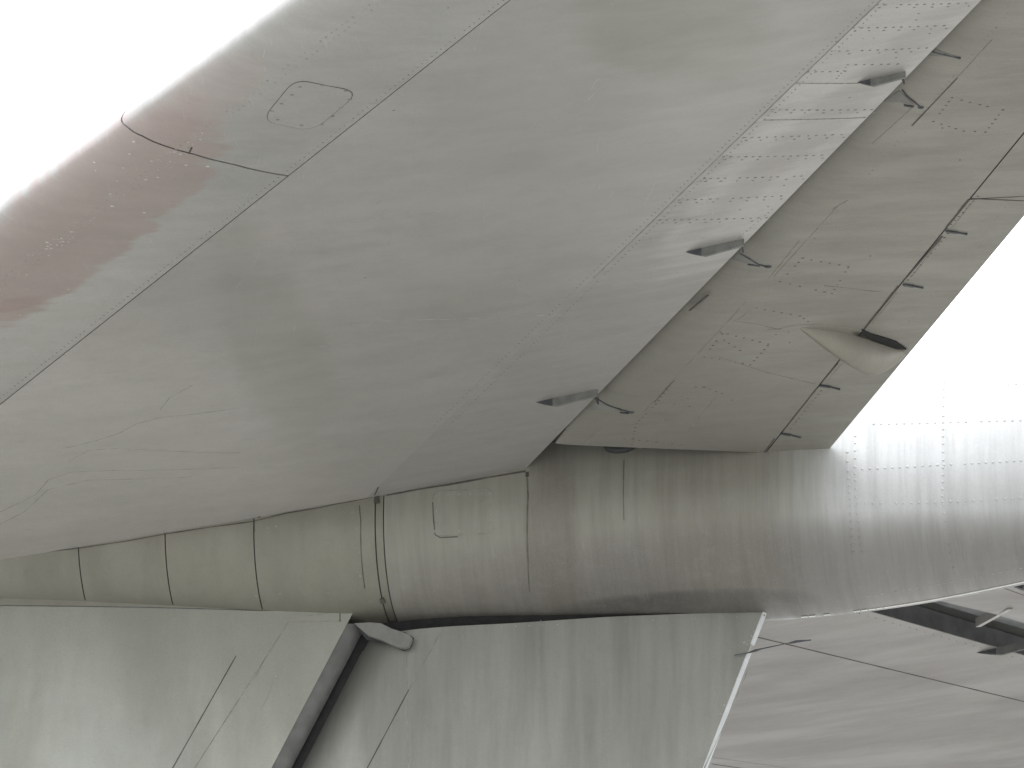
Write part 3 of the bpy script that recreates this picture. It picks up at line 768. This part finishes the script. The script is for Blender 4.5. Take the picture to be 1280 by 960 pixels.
# ---------------------------------------------------------------- fin
ZB = -3.9
V, Fc = [], []
ts = lin(0, math.sqrt(CH-.012), 36); zs = lin(-.18, ZB, 18)
for z in zs:
    for t in [-q for q in ts[::-1]]+ts[1:]:
        P = fin(-1 if t > 0 else 1)(abs(t), z); P[1] *= .965; P[0] += .008*max(0, 1-abs(t)/.12); V.append(P)
n = 2*len(ts)-1
for j in range(len(zs)-1):
    for i in range(n): i2 = (i+1) % n; Fc.append((j*n+i, j*n+i2, (j+1)*n+i2, (j+1)*n+i))
Fc += [tuple(range(n)), tuple(range((len(zs)-1)*n, len(zs)*n))]
fn = part('fin', V, Fc, M_cove, auto=40)
fn['label'] = 'pale green-grey swept fin, its skin ending at the dark rudder gap'
# top edge of the fin skin follows the joint under the fairing
tops = [hit(FN, px, G[FN]) for px in [(-150, 757), (0, 757), (105, 758), (212, 760), (320, 763), (420, 763)]]
tt = [q[0] for q in tops]; tz = [q[1] for q in tops]
def ftop(t): return float(np.interp(t, tt, tz, left=tz[0]+.0, right=tz[-1]))
ow = outw(fin(-1)); sgn = 1 if ow(.6, -1.)[1] < 0 else -1
ow2 = outw(fin(1)); sgn2 = 1 if ow2(.6, -1.)[1] > 0 else -1
tH = math.sqrt(CH); tEnd = tH
V, Fc = shell(FN, lin(0.0, tEnd, 60), lambda u: ftop(u)-.002, lambda u: ZB, 30, .004, 0., vr=lambda u, v: ow(max(u, .01), v)*sgn)
part('fin_skin', V, Fc, M_fin, fn, auto=30)
V, Fc = shell(fin(1), lin(0.0, tEnd, 60), lambda u: ftop(u)-.002, lambda u: ZB, 20, .004, 0., vr=lambda u, v: ow2(max(u, .01), v)*sgn2)
part('fin_skin', V, Fc, M_fin, fn, auto=30)
# strip above the joint that carries the fairing down on to the fin
V, Fc = shell(FN, lin(math.sqrt(.02), tEnd, 50), lambda u: -.22, lambda u: ftop(u)+.002, 4, .004, -.001, vr=lambda u, v: ow(u, v)*sgn)
part('fairing_skirt', V, Fc, M_fwd, fn, auto=30)
J, J2, R = Strips(), Strips(), Strips()
for pts, wd in [([(295, 820), (213, 965)], .0045), ([(425, 761), (425, 777)], .004)]: J.strip(FN, H(FN, *pts), wd)
for pts, wd in [([(362, 775), (240, 965)], .0035), ([(355, 773), (425, 765)], .002), ([(362, 778), (428, 776)], .002), ([(330, 825), (320, 845)], .002)]: J2.strip(FN, H(FN, *pts), wd)
for ps in [[(365, 772), (330, 825), (290, 890)], [(330, 838), (312, 858)], [(345, 845), (325, 885)]]:
    qs = H(FN, *ps)
    for a, b in zip(qs[:-1], qs[1:]): R.row(FN, a, b, .03, .0032, .001, .2)
J.build('panel_joint', M_line, fn); J2.build('faint_joint', M_line2, fn); R.build('rivets', M_rivl, fn, stuff=True)
hc = H(FN, (310, 873), (328, 886), (343, 850), (326, 838)); ol = rounded(FN, hc, .3)
plate('patch_plate', FN, ol, M_fin, fn, .0012, .001)

# ---------------------------------------------------------------- rudder
topx = [(500, 789), (520, 786.5), (560, 783), (640, 779), (700, 775), (760, 771), (860, 767), (960, 764.5), (990, 764)]
tq = [hit(RN, p, (.4, -.45)) for p in topx]; ux = [q[0] for q in tq]; uz = [q[1] for q in tq]
def rtop(u): return float(np.interp(u, ux, uz))+(.0 if u > ux[0] else -.004)
us = [0, .004, .01, .02, .035, .055, .08, .11]+lin(.15, 1, 20)
V, Fc = [], []; nv = 40
for side in (-1, 1):
    f = rudder(side)
    for u in us:
        for j in range(nv):
            v = rtop(u)+(ZB-rtop(u))*j/(nv-1); V.append(f(u, v))
k = len(us)*nv; I = lambda i, j, o=0: o+i*nv+j
for i in range(len(us)-1):
    for j in range(nv-1):
        Fc.append((I(i, j), I(i+1, j), I(i+1, j+1), I(i, j+1))); Fc.append((I(i, j, k), I(i, j+1, k), I(i+1, j+1, k), I(i+1, j, k)))
    for j in (0, nv-1): Fc.append((I(i, j), I(i, j, k), I(i+1, j, k), I(i+1, j)))
for j in range(nv-1):
    for i in (0, len(us)-1): Fc.append((I(i, j), I(i, j+1), I(i, j+1, k), I(i, j, k)))
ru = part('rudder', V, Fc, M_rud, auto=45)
ru['label'] = 'pale grey-green rudder with vertical dirt streaks and a bare trailing edge strip'
# trailing edge strip in two lengths, with the notch of the static wick between them
def te_strip(z0, z1):
    V, Fc = [], []; zs = lin(z0, z1, 12)
    for z in zs:
        x = fin_te(z)-.014
        V += [(x-.003, -.0122, z), (x+.001, -.0126, z), (x+.011, .004, z), (x+.005, .0126, z), (x-.003, .0122, z)]
    for i in range(11):
        for j in range(5): Fc.append((5*i+j, 5*i+(j+1) % 5, 5*i+5+(j+1) % 5, 5*i+5+j))
    Fc += [tuple(range(5)), tuple(55+q for q in range(5))]
    part('trailing_edge_strip', V, Fc, M_te, ru, smooth=False)
zq = [un(p, (0, 1, 0), 0)[2] for p in ((960, 766), (946, 806), (943, 816))]
te_strip(zq[0], zq[1]); te_strip(zq[2], ZB)
J, J2, R = Strips(), Strips(), Strips()
J.strip(RN, H(RN, (511, 862), (458, 962)), .0045)
J2.strip(RN, H(RN, (553, 786), (511, 862)), .003)
J2.strip(RN, H(RN, (508, 812), (509, 850), (511, 970)), .0045, .0006)
J2.strip(RN, H(RN, (676, 775), (675, 800), (674, 860)), .003, .0005)
J2.strip(RN, H(RN, (938, 830), (925, 862), (880, 962)), .003)
qs = H(RN, (926, 838), (864, 968)); R.row(RN, qs[0], qs[1], .035, .0035, .001, .15)
qs = H(RN, (575, 786), (955, 769)); R.row(RN, qs[0], qs[1], .05, .003, .001, .2)
qs = H(RN, (948, 778), (934, 806)); R.row(RN, qs[0], qs[1], .02, .003, .001)
for px in [(923, 806), (914, 812), (930, 803), (943, 779)]: R.rivet(RN, hit(RN, px, G[RN]), .005, .002)
J.build('panel_joint', M_line, ru); J2.build('faint_joint', M_line2, ru); R.build('rivets', M_rivl, ru, stuff=True)
# lip of the fin skin turning in towards the gap
V, Fc = [], []; zs = lin(-.44, ZB, 12)
for z in zs:
    x = rudx(z); y = fin(1)(tH, z)[1]
    V += [(x-.004, -y+.0035, z), (x+.018, -y+.012, z), (x+.038, -y+.032, z), (x+.050, -y+.064, z), (x+.046, -y+.072, z), (x-.006, -y+.014, z)]
for i in range(11):
    for j in range(6): Fc.append((6*i+j, 6*i+(j+1) % 6, 6*i+6+(j+1) % 6, 6*i+6+j))
part('gap_lip', V, Fc, M_lip, fn, auto=50)
# added black plates for the gap's shade, before the rudder and under the fairing
V = []
for z in (-.40, ZB):
    for dx, y in ((-.02, -.045), (.085, -.045), (.085, .045), (-.02, .045)): V.append((rudx(z)+dx, y, z))
part('gap_shade_plate', V, [(0, 1, 2, 3), (4, 5, 6, 7), (0, 1, 5, 4), (1, 2, 6, 5), (2, 3, 7, 6), (3, 0, 4, 7)], M_black, fn, smooth=False)
V = [(x, y, z) for z in (-.52, -.36) for x, y in ((-.80, -.05), (.25, -.035), (.25, .035), (-.80, .05))]
part('gap_shade_plate', V, [(0, 1, 2, 3), (4, 5, 6, 7), (0, 1, 5, 4), (1, 2, 6, 5), (2, 3, 7, 6), (3, 0, 4, 7)], M_black, fn, smooth=False)
# static wick
def tube(pts, r, n=8):
    V, Fc = [], []
    for i, p in enumerate(pts):
        d = np.array(pts[min(i+1, len(pts)-1)])-np.array(pts[max(i-1, 0)]); d = d/np.linalg.norm(d)
        a = np.cross(d, [0, 0, 1.]); a /= np.linalg.norm(a); b = np.cross(d, a); rr = r[i] if isinstance(r, (list, tuple)) else r
        for k in range(n): t = 2*math.pi*k/n; V.append(np.array(p)+(a*math.cos(t)+b*math.sin(t))*rr)
    for i in range(len(pts)-1):
        for k in range(n): k2 = (k+1) % n; Fc.append((i*n+k, i*n+k2, (i+1)*n+k2, (i+1)*n+k))
    Fc += [tuple(range(n)), tuple((len(pts)-1)*n+k for k in range(n))]
    return V, Fc
pp = [un(p, (0, 1, 0), -.026) for p in ((918, 819), (935, 816), (945, 813), (952, 811), (985, 804), (995, 802), (1014, 800))]
V, Fc = tube(pp, [.0015, .0025, .005, .0025, .0018, .005, .002]); part('static_wick', V, Fc, M_boot, ru, smooth=False)
# hinge arm at the top of the rudder gap
c2 = [(443, 779), (462, 778), (476, 779), (490, 786), (500, 789), (511, 793), (515.5, 798), (511, 808), (505, 810), (495, 808), (478, 800), (460, 794)]
F0 = [un(p, (0, 1, 0), -.135) for p in c2]; n = len(F0)
V = F0+[p+np.array([0, .02, 0]) for p in F0]; Fc = [tuple(range(n)), tuple(range(n, 2*n))]+[(i, (i+1) % n, n+(i+1) % n, n+i) for i in range(n)]
part('rudder_hinge_arm', V, Fc, M_pock, ru, smooth=False, label='grey hinge arm with a rounded end at the top of the rudder gap')
c3 = [(441, 778), (476, 786), (506, 790), (517, 797), (513, 809), (505, 813), (480, 803), (458, 799)]
F0 = [un(p, (0, 1, 0), -.112) for p in c3]; n = len(F0)
V = F0+[p+np.array([0, .01, 0]) for p in F0]; Fc = [tuple(range(n)), tuple(range(n, 2*n))]+[(i, (i+1) % n, n+(i+1) % n, n+i) for i in range(n)]
part('hinge_arm_shade', V, Fc, M_dark, ru, smooth=False)  # added dark plate behind the arm, painting the black it casts
